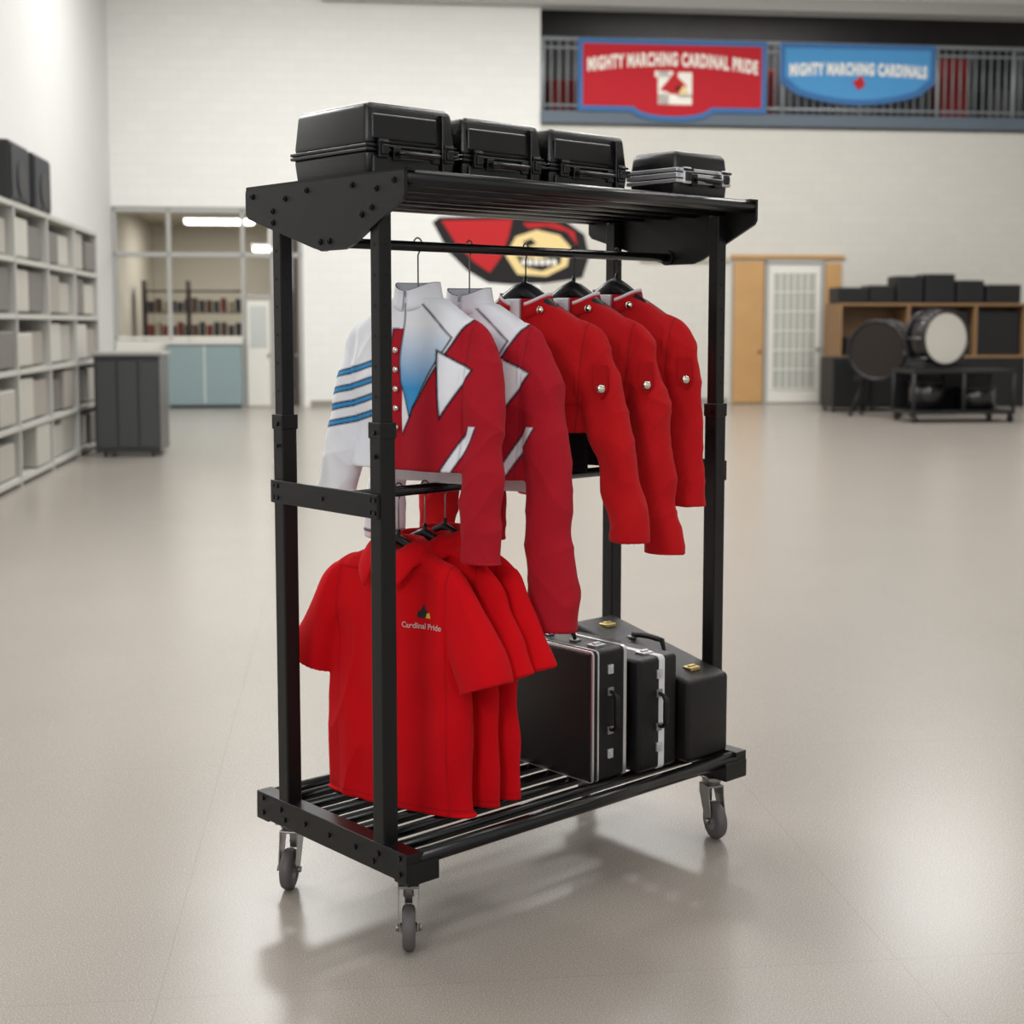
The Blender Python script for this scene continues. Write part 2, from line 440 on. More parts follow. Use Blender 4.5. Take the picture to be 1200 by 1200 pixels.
def polo(a,twist,zsh,hem,seed,Dp,logo=False,halfx=.245,voxel=.0045):
    M=gframe(a,twist); e=root('polo_shirt',M)
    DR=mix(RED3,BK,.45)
    def ct(x,y,z):
        c=RED3
        ax=abs(x)
        if z>zsh+.030 and ax<.066: return mix(RED3,BK,.75)  # closed neck cap, shade of the opening painted as dark red
        if ax>.14 and y<.03: c=over(c,DR,.0012-abs(sdline(ax,z,(.190,zsh-.20),(.186,zsh+.02))))
        c=over(c,DR,.0010-abs(z-hem-.020)) if ax<.26 and z<hem+.05 else c
        return c
    tk=[(hem,halfx+.004,Dp,0),(hem+.06,halfx,Dp,0),(hem+.35,halfx-.014,Dp,0),(zsh-.12,.216,Dp,0),(zsh-.045,.210,Dp*.9,0),(zsh-.005,.182,Dp*.8,0),(zsh+.025,.125,.042,0),(zsh+.038,.085,.042,0),(zsh+.042,.064,.040,0)]
    T=torso(tk,80,120)
    def sk(s):
        return [(s*.11,0,zsh-.002,.022),(s*.160,0,zsh-.022,.036),(s*.200,-.002,zsh-.070,.050),(s*.226,-.008,zsh-.130,.060),(s*.254,-.013,zsh-.190,.067),(s*.280,-.018,zsh-.250,.073),(s*.298,-.022,zsh-.292,.077),(s*.303,-.023,zsh-.305,.078)]
    fy=.5 if Dp<.05 else .78
    bo=fuse('shirt_body',[T,sleeve(sk(1),fy=fy,flatend=False),sleeve(sk(-1),fy=fy,flatend=False)],e,FABP,ct,voxel,pfold,seed,2)
    collar_shell(e,[(.060,.050,.028,.030,0),(.062,.054,.052,.034,0),(.067,.058,.066,.036,0),(.074,.064,.068,.038,.0),(.090,.074,.052,.042,.5),(.106,.084,.026,.046,1),(.112,.088,.014,.048,1)],zsh,.34,lambda j:mix(RED3,BK,.0 if j>3 else .25),FABP,.030)  # inner collar rows darkened, shade painted in to set the collar off
    if logo:
        bvh=BVHTree.FromPolygons([v.co.copy() for v in bo.data.vertices],[tuple(p.vertices) for p in bo.data.polygons])
        def drape(me):
            for v in me.vertices:
                x,z,y=v.co.x,v.co.y,v.co.z
                h=bvh.ray_cast(Vector((x,-1,z)),Vector((0,1,0)))
                yy=h[0].y if h[0] else -Dp
                v.co=Vector((x,yy-.0012-abs(y)*.2,z))
        lg=B()
        WT=mat('white_thread',(235,225,225),.7); BT=mat('black_thread',(15,12,14),.7); YT=mat('yellow_thread',(225,180,60),.7)
        me=textmesh('Cardinal Pride',.0215,.0008,.0004)
        for v in me.vertices: v.co.x+=.118; v.co.y+=.795
        drape(me); lg.mesh(me,WT)
        def patch(pts,m):
            t=bmesh.new(); t.faces.new([t.verts.new((x,y,0)) for x,y in pts]); bmesh.ops.triangulate(t,faces=t.faces[:])
            bmesh.ops.subdivide_edges(t,edges=t.edges[:],cuts=3,use_grid_fill=True)
            me=bpy.data.meshes.new('p'); t.to_mesh(me); t.free(); drape(me); lg.mesh(me,m)
        cx,cz=.118,.830
        patch([(cx-.018,cz-.012),(cx+.004,cz-.014),(cx+.016,cz+.002),(cx+.008,cz+.012),(cx+.002,cz+.026),(cx-.006,cz+.008),(cx-.016,cz+.004)],BT)
        patch([(cx+.010,cz-.012),(cx+.026,cz-.012),(cx+.022,cz+.002),(cx+.012,cz+.002)],YT)
        lg.done('chest_logo',None,e)
        pk=B(); PM=mat('placket_fabric',(180,8,20),.85,spec=.15)
        grid=bmesh.new(); bmesh.ops.create_grid(grid,x_segments=4,y_segments=20,size=.5)
        mm=bpy.data.meshes.new('g')
        for v in grid.verts: v.co=Vector((v.co.x*.034,zsh-.05+v.co.y*.13,0))
        grid.to_mesh(mm); grid.free(); drape(mm); pk.mesh(mm,PM)
        for z in (zsh-.02,zsh-.06,zsh-.10):
            h=bvh.ray_cast(Vector((0,-1,z)),Vector((0,1,0))); y=h[0].y if h[0] else -Dp
            pk.cyl((0,y-.001,z),(0,y-.004,z),.005,WT,12)
        pk.done('placket',None,e)
    hanger('clothes_hanger',M,zsh+.066,.095,.18,.013,1.150,WIRE)
polo(.240,14,.950,.280,3.7,.055,True,halfx=.255)
polo(.332,14,.958,.284,13.1,.034)
polo(.405,14,.966,.290,23.9,.034)

# ------------------------------------------------------------------ cases on top shelf
def shelf_case(a,b,z,w,d,h,band=False,mcase=CASE,ang=0):
    c=B(); zl=h*(.5 if band else .42)
    def tp(k,sgn):
        def f(t):
            for v in t.verts:
                if (v.co.z>.5*h)==(sgn>0) and abs(v.co.z-(h if sgn>0 else 0))<.001:
                    v.co.x+= (w/2-v.co.x)*k; v.co.y+=(d/2-v.co.y)*k
        return f
    c.box((0.004,0.004,0),(w-.004,d-.004,zl-.003),mcase,.016,4,smooth=True,taper=tp(.05,-1))
    c.box((0.004,0.004,zl+.003),(w-.004,d-.004,h),mcase,.018,4,smooth=True,taper=tp(.06,1))
    c.box((.006,.006,zl-.01),(w-.006,d-.006,zl+.01),mcase)
    if band:
        for z0,z1 in ((zl-.023,zl-.012),(zl-.009,zl+.006),(zl+.009,zl+.020)): c.box((0,0,z0),(w,d,z1),SILV,.002)
    else:
        c.box((0,0,zl-.010),(w,d,zl-.001),mcase,.003); c.box((0,0,zl+.001),(w,d,zl+.010),mcase,.003)
        c.box((.80*w,-.004,.012),(.83*w,.02,h-.016),mcase,.004,3)
        c.box((.02,-.002,.02),(.76*w,.012,zl-.02),mcase,.004,3)
        c.box((.02,.002,zl+.02),(.76*w,.03,h-.03),mcase,.006,3)
    for x in (.16*w,.86*w):
        c.box((x-.016,-.010,zl-.026),(x+.016,.002,zl+.022),mcase if not band else SILV,.003)
        c.box((x-.011,-.016,zl-.018),(x+.011,-.008,zl+.008),mcase,.003)
        c.cyl((x-.02,-.012,zl+.014),(x+.02,-.012,zl+.014),.0035,mcase,10)
    x0,x1=.30*w,.72*w
    pts=[(x0,0,zl-.012),(x0,-.022,zl-.012),(x0+.012,-.032,zl-.014)]+[(x0+.012+(x1-x0-.024)*i/6,-.034,zl-.016) for i in range(1,6)]+[(x1-.012,-.032,zl-.014),(x1,-.022,zl-.012),(x1,0,zl-.012)]
    c.tube(pts,[.005,.005,.006]+[.008]*5+[.006,.005,.005],mcase,12)
    for x in (x0,x1): c.box((x-.012,-.008,zl-.03),(x+.012,.002,zl+.004),mcase,.002)
    M=RACK@Matrix.Translation((a,b,z))@Matrix.Rotation(ang,4,'Z')
    return c.done('instrument_case',M)
zt=1.9605
shelf_case(.045,.205,zt,.305,.345,.200)
shelf_case(.362,.205,zt,.305,.34,.190)
shelf_case(.682,.205,zt,.33,.33,.190)
shelf_case(1.035,.045,zt,.245,.20,.143,band=True)

# ------------------------------------------------------------------ cases on bottom shelf
def upright_case(a,b,z,w,d,h,m,bands,metal,topdrop=0,handle_front=True,handle_top=True,latch=SILV,ang=0):
    c=B()
    def tp(t):
        for v in t.verts:
            if v.co.z>h*.5: v.co.z-= topdrop*(1-v.co.y/d)
    c.box((0,0,0),(w,d,h),m,.014,4,smooth=True,taper=tp)
    zf=h-topdrop
    def loop(x0,x1,mm,o=.002):
        c.box((x0,-o,.012),(x1,.004,zf-.012),mm); c.box((x0,d-.004,.012),(x1,d+o,h-.012),mm)
        c.box((x0,.010,-.0005),(x1,d-.01,.003),mm)
        c.prism([(x0,.012,zf+o),(x0,d-.012,h+o),(x0,d-.012,h-.004),(x0,.012,zf-.004)],(x1-x0,0,0),mm)
        for (y,zz,a0) in ((.012,zf-.012,90),(d-.012,h-.012,0),(.012,.012,180),(d-.012,.012,270)):
            for j in range(6):
                a1=math.radians(a0+j*15); a2=math.radians(a0+(j+1)*15)
                q=[(x0,y+math.cos(t)*rr,zz+math.sin(t)*rr) for t,rr in ((a1,.010),(a2,.010),(a2,.014),(a1,.014))]
                c.prism(q,(x1-x0,0,0),mm)
    for x0,x1 in bands: loop(x0*w,x1*w,metal)
    if handle_front:
        xc=w*.5; z0,z1=zf*.38,zf*.68
        pts=[(xc,0,z0),(xc,-.018,z0+.004)]+[(xc,-.03,z0+.015+(z1-z0-.03)*i/5) for i in range(6)]+[(xc,-.018,z1-.004),(xc,0,z1)]
        c.tube(pts,[.005,.006]+[.009]*6+[.006,.005],m,10)
        for zz in (z0,z1): c.box((xc-.012,-.006,zz-.012),(xc+.012,.002,zz+.012),ZINC,.002)
        for zz in (zf*.2,zf*.85):
            c.box((xc-.011,-.006,zz-.014),(xc+.011,.002,zz+.014),latch,.002); c.box((xc-.006,-.010,zz-.007),(xc+.006,-.004,zz+.010),latch,.002)
    def ztop(y): return zf+topdrop*(y/d)
    if handle_top:
        xc=w*.5; y0,y1=d*.36,d*.64
        pts=[(xc,y0,ztop(y0)),(xc,y0+.004,ztop(y0)+.016)]+[(xc,y0+.012+(y1-y0-.024)*i/5,ztop((y0+y1)/2)+.028+.004*math.sin(i/5*math.pi)) for i in range(6)]+[(xc,y1-.004,ztop(y1)+.016),(xc,y1,ztop(y1))]
        c.tube(pts,[.005,.006]+[.009]*6+[.006,.005],m,10)
        for y in (y0,y1): c.box((xc-.013,y-.013,ztop(y)-.001),(xc+.013,y+.013,ztop(y)+.006),ZINC,.002)
    for y in (d*.14,d*.86):
        c.box((w*.5-.022,y-.018,ztop(y)-.004),(w*.5+.022,y+.018,ztop(y)+.007),latch,.002)
        c.box((w*.5-.014,y-.006,ztop(y)+.005),(w*.5+.014,y+.006,ztop(y)+.012),latch,.002)
    M=RACK@Matrix.Translation((a,b,z))@Matrix.Rotation(ang,4,'Z')
    return c.done('instrument_case',M)
zb=.2775
upright_case(.735,.085,zb,.155,.40,.385,LEATH,[(.03,.07),(.16,.20),(.86,.94)],SILV)
upright_case(.905,.055,zb,.170,.42,.340,LEATH,[(.50,.64)],WHT,handle_top=False)
upright_case(1.092,.028,zb,.192,.50,.360,BRN,[],SILV,topdrop=.110,handle_front=False,latch=GOLD)

# ------------------------------------------------------------------ room
def brickmat(name,rgb,mort,scale,bw,rh,rough=.8,varn=.03):
    m=mat(name,rgb,rough); nt=m.node_tree; b=nt.nodes['Principled BSDF']
    tc=nt.nodes['Texture Coordinate']; mp=nt.nodes.new('ShaderNodeMapping')
    mp.inputs['Rotation'].default_value=(math.pi/2,0,0)
    br=nt.nodes.new('ShaderNodeTexBrick'); br.inputs['Scale'].default_value=scale
    br.inputs['Brick Width'].default_value=bw; br.inputs['Row Height'].default_value=rh; br.inputs['Mortar Size'].default_value=.008
    c=lin(rgb); br.inputs['Color1'].default_value=(*c,1); br.inputs['Color2'].default_value=(*[x*(1-varn) for x in c],1); br.inputs['Mortar'].default_value=(*lin(mort),1)
    nt.links.new(tc.outputs['Object'],mp.inputs['Vector']); nt.links.new(mp.outputs['Vector'],br.inputs['Vector']); nt.links.new(br.outputs['Color'],b.inputs['Base Color'])
    return m
WALLU=brickmat('painted_block_light',(236,236,232),(229,229,224),1,.4,.2)
WALLR=brickmat('painted_block_shaded',(209,206,198),(202,199,191),1,.4,.2)  # same block wall under the balcony, its dimmer light put into the colour
WALLL=mat('painted_wall',(214,215,213),.8,var=.03,vscale=2)
FL=mat('speckled_vinyl_floor',(205,194,178),.38,spec=.45); nt=FL.node_tree; b=nt.nodes['Principled BSDF']; tc=nt.nodes['Texture Coordinate']
n1=nt.nodes.new('ShaderNodeTexNoise'); n1.inputs['Scale'].default_value=260; n1.inputs['Detail'].default_value=3
n2=nt.nodes.new('ShaderNodeTexNoise'); n2.inputs['Scale'].default_value=1.2; n2.inputs['Detail'].default_value=5
br=nt.nodes.new('ShaderNodeTexBrick'); br.inputs['Scale'].default_value=1; br.inputs['Brick Width'].default_value=1.83; br.inputs['Row Height'].default_value=1.83; br.offset=0
br.inputs['Mortar Size'].default_value=.0016; br.inputs['Color1'].default_value=(1,1,1,1); br.inputs['Color2'].default_value=(.985,.985,.985,1); br.inputs['Mortar'].default_value=(.82,.81,.79,1)
mp=nt.nodes.new('ShaderNodeMapping'); mp.inputs['Location'].default_value=(.45,.3,0)
cr=nt.nodes.new('ShaderNodeValToRGB'); cr.color_ramp.elements[0].position=.34; cr.color_ramp.elements[0].color=(*lin((134,128,120)),1); cr.color_ramp.elements[1].position=.64; cr.color_ramp.elements[1].color=(*lin((168,161,152)),1)
mr=nt.nodes.new('ShaderNodeMapRange'); mr.inputs['To Min'].default_value=.94; mr.inputs['To Max'].default_value=1.05
mx=nt.nodes.new('ShaderNodeMix'); mx.data_type='RGBA'; mx.blend_type='MULTIPLY'; mx.inputs[0].default_value=1
hs=nt.nodes.new('ShaderNodeHueSaturation')
for n in (n1,n2): nt.links.new(tc.outputs['Object'],n.inputs['Vector'])
nt.links.new(tc.outputs['Object'],mp.inputs['Vector']); nt.links.new(mp.outputs['Vector'],br.inputs['Vector'])
nt.links.new(n1.outputs['Fac'],cr.inputs['Fac']); nt.links.new(n2.outputs['Fac'],mr.inputs['Value']); nt.links.new(mr.outputs['Result'],hs.inputs['Value'])
nt.links.new(cr.outputs['Color'],mx.inputs[6]); nt.links.new(br.outputs['Color'],mx.inputs[7]); nt.links.new(mx.outputs[2],hs.inputs['Color']); nt.links.new(hs.outputs['Color'],b.inputs['Base Color'])
mr2=nt.nodes.new('ShaderNodeMapRange'); mr2.inputs['To Min'].default_value=.16; mr2.inputs['To Max'].default_value=.34
nt.links.new(n1.outputs['Fac'],mr2.inputs['Value']); nt.links.new(mr2.outputs['Result'],b.inputs['Roughness'])

def quick(name,lo,hi,m,bev=0):
    q=B(); q.box(lo,hi,m,bev); return q.done(name,ROOM)
YW=28.2; UL=-4.3; UR=18; ZC=8.6
quick('floor',(UL-.2,-6,-.1),(UR+.2,YW+7,0),FL)
quick('wall_left',(UL-.2,-6,0),(UL,YW+.3,ZC),WALLL)
quick('wall_right',(UR,-6,0),(UR+.2,YW+7,ZC),WALLL)
quick('ceiling',(UL-.2,-6,ZC),(UR+.2,YW+7,ZC+.2),WALLL)
w=B()
w.box((UL,YW,3.82),(-.72,YW+.3,ZC),WALLU); w.box((-.72,YW,0),(3.9,YW+.3,ZC),WALLU)
w.box((3.9,YW,0),(UR,YW+.3,5.50),WALLR); w.box((3.9,YW,7.72),(UR,YW+.3,ZC),WALLU)
w.done('wall_far',ROOM)
DK=mat('dark_grey_panel',(48,52,56),.7); BLUEG=mat('balcony_fascia',(92,104,116),.6); RAIL=mat('railing_metal',(150,156,160),.45,.3)
DKR=mat('dark_loft_wall',(78,76,76),.8,var=.2,vscale=1.5)
bl=B()
bl.box((3.9,YW+3.2,5.5),(UR,YW+3.4,ZC),DKR); bl.box((3.9,YW,5.44),(UR,YW+3.3,5.52),DK)
bl.box((3.7,YW+.3,5.5),(3.9,YW+3.3,ZC),DKR)
bl.done('wall_loft',ROOM)
fa=B(); fa.box((3.9,YW-.06,5.50),(UR,YW,5.74),BLUEG,.01); fa.done('trim_1',ROOM)
rl=B()
for z,rr in ((7.12,.04),(6.95,.025),(5.85,.025)): rl.cyl((3.92,YW+.02,z),(UR,YW+.02,z),rr,RAIL,10)
u=3.95; i=0
while u<UR:
    rl.cyl((u,YW+.02,5.74),(u,YW+.02,7.1),.014 if i%10 else .04,RAIL,8); u+=.16; i+=1
rl.done('balcony_railing',ROOM)
lo_=B()
LC=[mat('loft_item_red',(150,40,35),.7),mat('loft_item_grey',(90,90,92),.7),mat('loft_item_light',(150,148,140),.7)]
for i in range(11):
    u=4.3+i*1.05; lo_.box((u,YW+1.6,5.53),(u+.62,YW+2.2,6.6+.3*((i*7)%3)),LC[0] if i%4==0 else LC[1] if i%2 else LC[2],.02)
    lo_.cyl((u+.8,YW+1.9,5.53),(u+.8,YW+1.9,7.5),.04,RAIL,8)
lo_.done('stored_music_equipment',ROOM)
quick('trim_2',(-.3,YW-.25,7.70),(UR,YW-.01,7.95),mat('grey_duct',(172,172,168),.6))

RB=mat('banner_red_felt',(186,26,40),.85,var=.05); BB=mat('banner_blue_felt',(78,150,205),.85,var=.05); BBD=mat('banner_blue_trim',(60,110,165),.8); WB=mat('banner_white_felt',(244,240,230),.85)
RD=mat('cardinal_red',(190,30,35),.8); KB=mat('cardinal_black',(22,20,22),.8); YB=mat('cardinal_yellow',(236,212,150),.8)
def banner(u0,u1,z1,z0,main,trim,txt,tsz,tcol,arc,big):
    k=B(); y=YW-.10; w_=u1-u0; cx=(u0+u1)/2
    def outline(ins):
        P=[(u0+ins,z1-ins),(u0+ins,z0+.12+ins)]
        N=32
        for i in range(N+1):
            t=i/N; x=u0+ins+(w_-2*ins)*t
            q=abs(t-.5)*2
            if big: dz=.12-.20*max(0,1-(q/.42)**2)**.5*.9 if q<.42 else .12
            else: dz=.22-.30*(1-q**2) if q<.8 else .22-.30*(1-.64)+(q-.8)*1.2
            P.append((x,z0+dz+ins))
        P.append((u1-ins,z1-ins))
        return P
    k.prism([(x,y,z) for x,z in outline(0)],(0,.02,0),trim); k.prism([(x,y-.012,z) for x,z in outline(.10)],(0,.012,0),main)
    me=textmesh(txt,tsz,.003,.016,1.16)
    half=max(v.co.x for v in me.vertices); sc=(w_-.36)/2/half
    for v in me.vertices:
        x=v.co.x*sc; v.co=Vector((cx+x,y-.016-v.co.z,v.co.y+(z1-.55)+arc*(1-(x/(w_/2))**2)))
    k.mesh(me,tcol)
    return k,cx,y
k,cx,y=banner(4.62,8.38,7.12,5.62,RB,BBD,'MIGHTY MARCHING CARDINAL PRIDE',.34,WB,.16,True)
k.box((cx-.30,y-.02,5.88),(cx-.08,y-.012,6.52),WB); k.box((cx-.30,y-.02,5.88),(cx+.38,y-.012,6.08),WB); k.box((cx-.36,y-.02,6.4),(cx+.0,y-.012,6.52),WB); k.box((cx+.1,y-.02,6.01),(cx+.38,y-.012,6.5),WB)
k.prism([(cx-.26,y-.03,6.16),(cx+.10,y-.03,6.06),(cx+.28,y-.03,6.24),(cx+.12,y-.03,6.38),(cx+.02,y-.03,6.5),(cx-.1,y-.03,6.34)],(0,.01,0),RD)
k.prism([(cx+.10,y-.035,6.08),(cx+.30,y-.035,6.08),(cx+.22,y-.035,6.26)],(0,.01,0),YB)
k.prism([(cx+.02,y-.036,6.16),(cx+.12,y-.036,6.14),(cx+.14,y-.036,6.28)],(0,.01,0),KB)
k.done('school_banner',ROOM)
k,cx,y=banner(8.66,11.85,7.12,6.02,BB,BBD,'MIGHTY MARCHING CARDINALS',.31,WB,.05,False)
k.prism([(cx-.12,y-.03,6.38),(cx+.0,y-.03,6.22),(cx+.14,y-.03,6.32),(cx+.06,y-.03,6.52),(cx-.02,y-.03,6.44)],(0,.01,0),RD)
k.done('school_banner',ROOM)

mu=B()
def mp_(pts,lay,m):
    mu.prism([(1.82+(px-510)*.0170,YW-.004-lay*.003,1.6+(380-py)*.0167) for px,py in pts],(0,.003,0),m)
mp_([(508,262),(516,256),(600,254),(660,258),(684,275),(690,300),(682,326),(640,332),(600,334),(572,332),(548,318),(526,296)],0,KB)
mp_([(518,260),(600,258),(596,276),(588,300),(574,320),(556,308),(536,288)],1,RD)
mp_([(612,262),(650,262),(672,272),(676,288),(664,272),(640,266),(618,268)],1,RD)
mp_([(592,300),(604,278),(628,270),(655,276),(668,290),(664,312),(640,324),(606,322)],2,YB)
mp_([(604,300),(630,304),(658,296),(656,309),(634,318),(612,313)],3,KB)
for i in range(6): mp_([(611+i*7,304),(616.5+i*7,304.5),(616+i*7,311),(611+i*7,311)],4,WB)
mp_([(612,284),(622,280),(628,286),(618,290)],3,KB)
mu.done('cardinal_wall_mural',ROOM)

of=B(); OW=mat('office_wall',(196,190,176),.8,var=.06,vscale=.8)
of.box((UL-.2,YW+6,0),(1,YW+6.2,4),OW); of.box((.8,YW+.3,0),(1,YW+6,4),OW)
of.box((UL-.2,YW+.3,0),(UL,YW+6,4),OW); of.box((UL-.2,YW+.3,3.9),(1,YW+6.2,4.1),OW)
of.done('wall_office',ROOM)
FRM=mat('grey_window_frame',(172,172,168),.5); DFR=mat('dark_door_frame',(62,52,48),.5); TEAL=mat('teal_panel',(136,156,158),.6); CRM=mat('cream_panel',(224,222,214),.6)
wf=B(); y0,y1=YW+.02,YW+.14
for u in (UL+.04,-3.25,-1.86,-1.30,-.76): wf.box((u-.04,y0,0 if u>-2 else 1.3),(u+.04,y1,3.80),FRM,.008)
for z in (3.76,2.92,): wf.box((UL+.01,y0,z-.045),(-.73,y1,z+.045),FRM,.008)
wf.box((UL+.01,y0,1.30),(-1.86,y1,1.36),CRM,.008)
wf.box((-1.86,y0,2.1),(-1.3,y1,2.16),FRM)
wf.done('window_1',ROOM)
tp=B(); tp.box((-3.27,YW-.30,.06),(-1.90,YW-.01,1.22),TEAL,.01); tp.box((-3.32,YW-.34,1.22),(-1.88,YW-.01,1.28),CRM,.01); tp.box((-3.25,YW-.28,0),(-1.92,YW-.01,.06),DK); tp.box((-2.60,YW-.306,.1),(-2.58,YW-.30,1.2),CRM)
tp.box((UL+.02,YW+.01,0),(-3.27,YW+.2,1.28),CRM); tp.box((-3.27,YW+.01,0),(-1.92,YW+.2,1.28),CRM)
tp.done('counter_cabinet',ROOM)
dr=B(); dr.box((-1.80,YW-.05,.02),(-1.36,YW-.005,2.05),CRM,.01); dr.box((-1.74,YW-.06,1.15),(-1.42,YW-.05,1.95),mat('door_glass',(190,194,190),.15),.004); dr.cyl((-1.39,YW-.08,1.0),(-1.39,YW-.05,1.0),.03,ZINC,12)
dr.done('door_1',ROOM)
dr=B(); dr.box((-1.24,YW+.03,.02),(-.82,YW+.08,3.70),DFR,.01); dr.box((-1.16,YW+.02,.35),(-.90,YW+.03,2.0),mat('dark_glass',(40,36,34),.1),.004); dr.box((-1.16,YW+.02,2.2),(-.90,YW+.03,3.5),mat('dark_glass2',(88,84,78),.1),.004); dr.cyl((-.86,YW-.01,1.0),(-.86,YW+.03,1.0),.03,ZINC,12)
dr.done('door_2',ROOM)
sh=B(); IT=[mat('office_item_%d'%i,c,.7) for i,c in enumerate([(120,50,45),(90,70,60),(60,60,64),(160,150,130)])]
for z in (1.35,1.85,2.3): sh.box((-4.1,YW+2.5,z-.03),(-2.0,YW+3,z),DFR)
for u in (-4.1,-3.2,-2.05): sh.box((u,YW+2.5,0),(u+.05,YW+3,2.5),DFR)
for z in (1.36,1.86):
    for i in range(13): sh.box((-4.0+i*.15,YW+2.55,z),(-3.9+i*.15,YW+2.9,z+.2+.1*random.random()),random.choice(IT),.01)
sh.box((-.6,YW+2.5,0),(.6,YW+3,2.2),DFR)
sh.done('office_shelf',ROOM)
LAMP=mat('fluorescent_diffuser',(255,252,244),.5,emit=5)
for (u0,u1,yy,zz) in ((-3.1,-1.75,YW+1.5,3.62),(-1.9,-1.2,YW+4,3.2)):
    q=B(); q.box((u0,yy,zz),(u1,yy+.5,zz+.08),LAMP,.01); q.box((u0-.02,yy-.02,zz+.08),(u1+.02,yy+.52,zz+.14),WHT); q.cyl(((u0+u1)/2,yy+.25,zz+.14),((u0+u1)/2,yy+.25,3.9),.02,WHT,8); q.done('fluorescent_ceiling_lamp',ROOM)

WOOD=mat('honey_wood_veneer',(192,150,98),.5,var=.12,vscale=3)
WOODD=mat('shelf_wood',(140,108,74),.55,var=.12,vscale=3)
d=B(); d.box((7.80,YW-.05,.02),(8.42,YW-.004,2.85),WOOD,.01); d.cyl((8.34,YW-.09,1.05),(8.34,YW-.05,1.05),.03,ZINC,12); d.box((7.76,YW-.03,0),(7.79,YW-.004,2.88),FRM); d.done('door_3',ROOM)
d=B()
d.box((8.51,YW-.06,.02),(9.59,YW-.004,2.78),CRM,.01)
GL=mat('pane_glass',(178,180,172),.12)
d.box((8.62,YW-.066,.30),(9.48,YW-.058,2.62),GL,.004)
for u in (8.76,8.90,9.04,9.18,9.32): d.box((u-.012,YW-.075,.30),(u+.012,YW-.064,2.62),CRM)
for j in range(7): d.box((8.62,YW-.078,.30+j*.387-.015),(9.48,YW-.066,.30+j*.387+.015),CRM)
d.cyl((9.53,YW-.12,1.1),(9.53,YW-.05,1.1),.025,ZINC,10)
d.box((8.44,YW-.08,0),(8.50,YW-.004,2.86),FRM); d.box((9.60,YW-.08,0),(9.66,YW-.004,2.86),FRM); d.box((8.44,YW-.08,2.80),(9.66,YW-.004,2.88),FRM)
d.done('door_4',ROOM)
d=B(); d.box((9.68,YW-.05,.02),(10.02,YW-.004,2.82),WOOD,.01); d.box((7.74,YW-.07,2.9),(10.08,YW-.004,2.98),WOOD,.01); d.done('trim_3',ROOM)
quick('trim_4',(5.9,YW-.04,2.82),(7.72,YW-.004,2.92),mat('beige_trim',(176,168,150),.7))
quick('baseboard_far',(-.6,YW-.03,0),(7.7,YW-.004,.12),mat('baseboard_grey',(150,145,135),.7))

BC=mat('black_laminate',(16,16,18),.5); GREY=mat('grey_steel',(50,50,52),.5,.4)
c=B()
for i in range(2):
    u=8.85+i*.72
    c.box((u,25.2,.08),(u+.70,25.9,1.0),BC,.015); c.box((u+.03,25.185,.14),(u+.67,25.2,.94),BC,.006); c.box((u+.3,25.17,.8),(u+.4,25.185,.83),GREY)
    for x in (u+.06,u+.64): c.cyl((x-.02,25.3,.04),(x+.02,25.3,.04),.04,GREY,12); c.cyl((x-.02,25.8,.04),(x+.02,25.8,.04),.04,GREY,12)
c.done('storage_cabinet',ROOM)
c=B()
c.box((9.45,26.6,0),(13.2,27.4,.95),BC,.01)
c.box((9.45,26.6,.95),(13.2,27.4,1.0),WOODD); c.box((9.45,26.6,1.95),(13.2,27.4,2.0),WOODD); c.box((9.45,27.36,1.0),(13.2,27.4,1.95),WOODD)
for u in (9.45,10.8,12.15,13.15): c.box((u,26.6,1.0),(u+.05,27.4,1.95),WOODD)
for u,w_,h_ in ((9.6,.55,.35),(10.25,.5,.5),(10.87,1.2,.85),(12.22,.9,.85)): c.box((u,26.7,1.0),(u+w_,27.2,1.0+h_),BC,.02)
for i,(u,w_,h_) in enumerate(((9.42,.62,.30),(10.06,.5,.34),(10.60,.52,.52),(11.16,.6,.56),(11.80,.55,.44),(12.4,.7,.36))):
    c.box((u,26.65,2.0),(u+w_,27.2,2.0+h_),BC,.03)
c.done('wooden_shelf_unit',ROOM)
DRH=mat('drum_head',(205,201,192),.5); DRD=mat('drum_head_dark',(38,30,28),.3); DRS=mat('drum_shell_black',(20,17,19),.25)
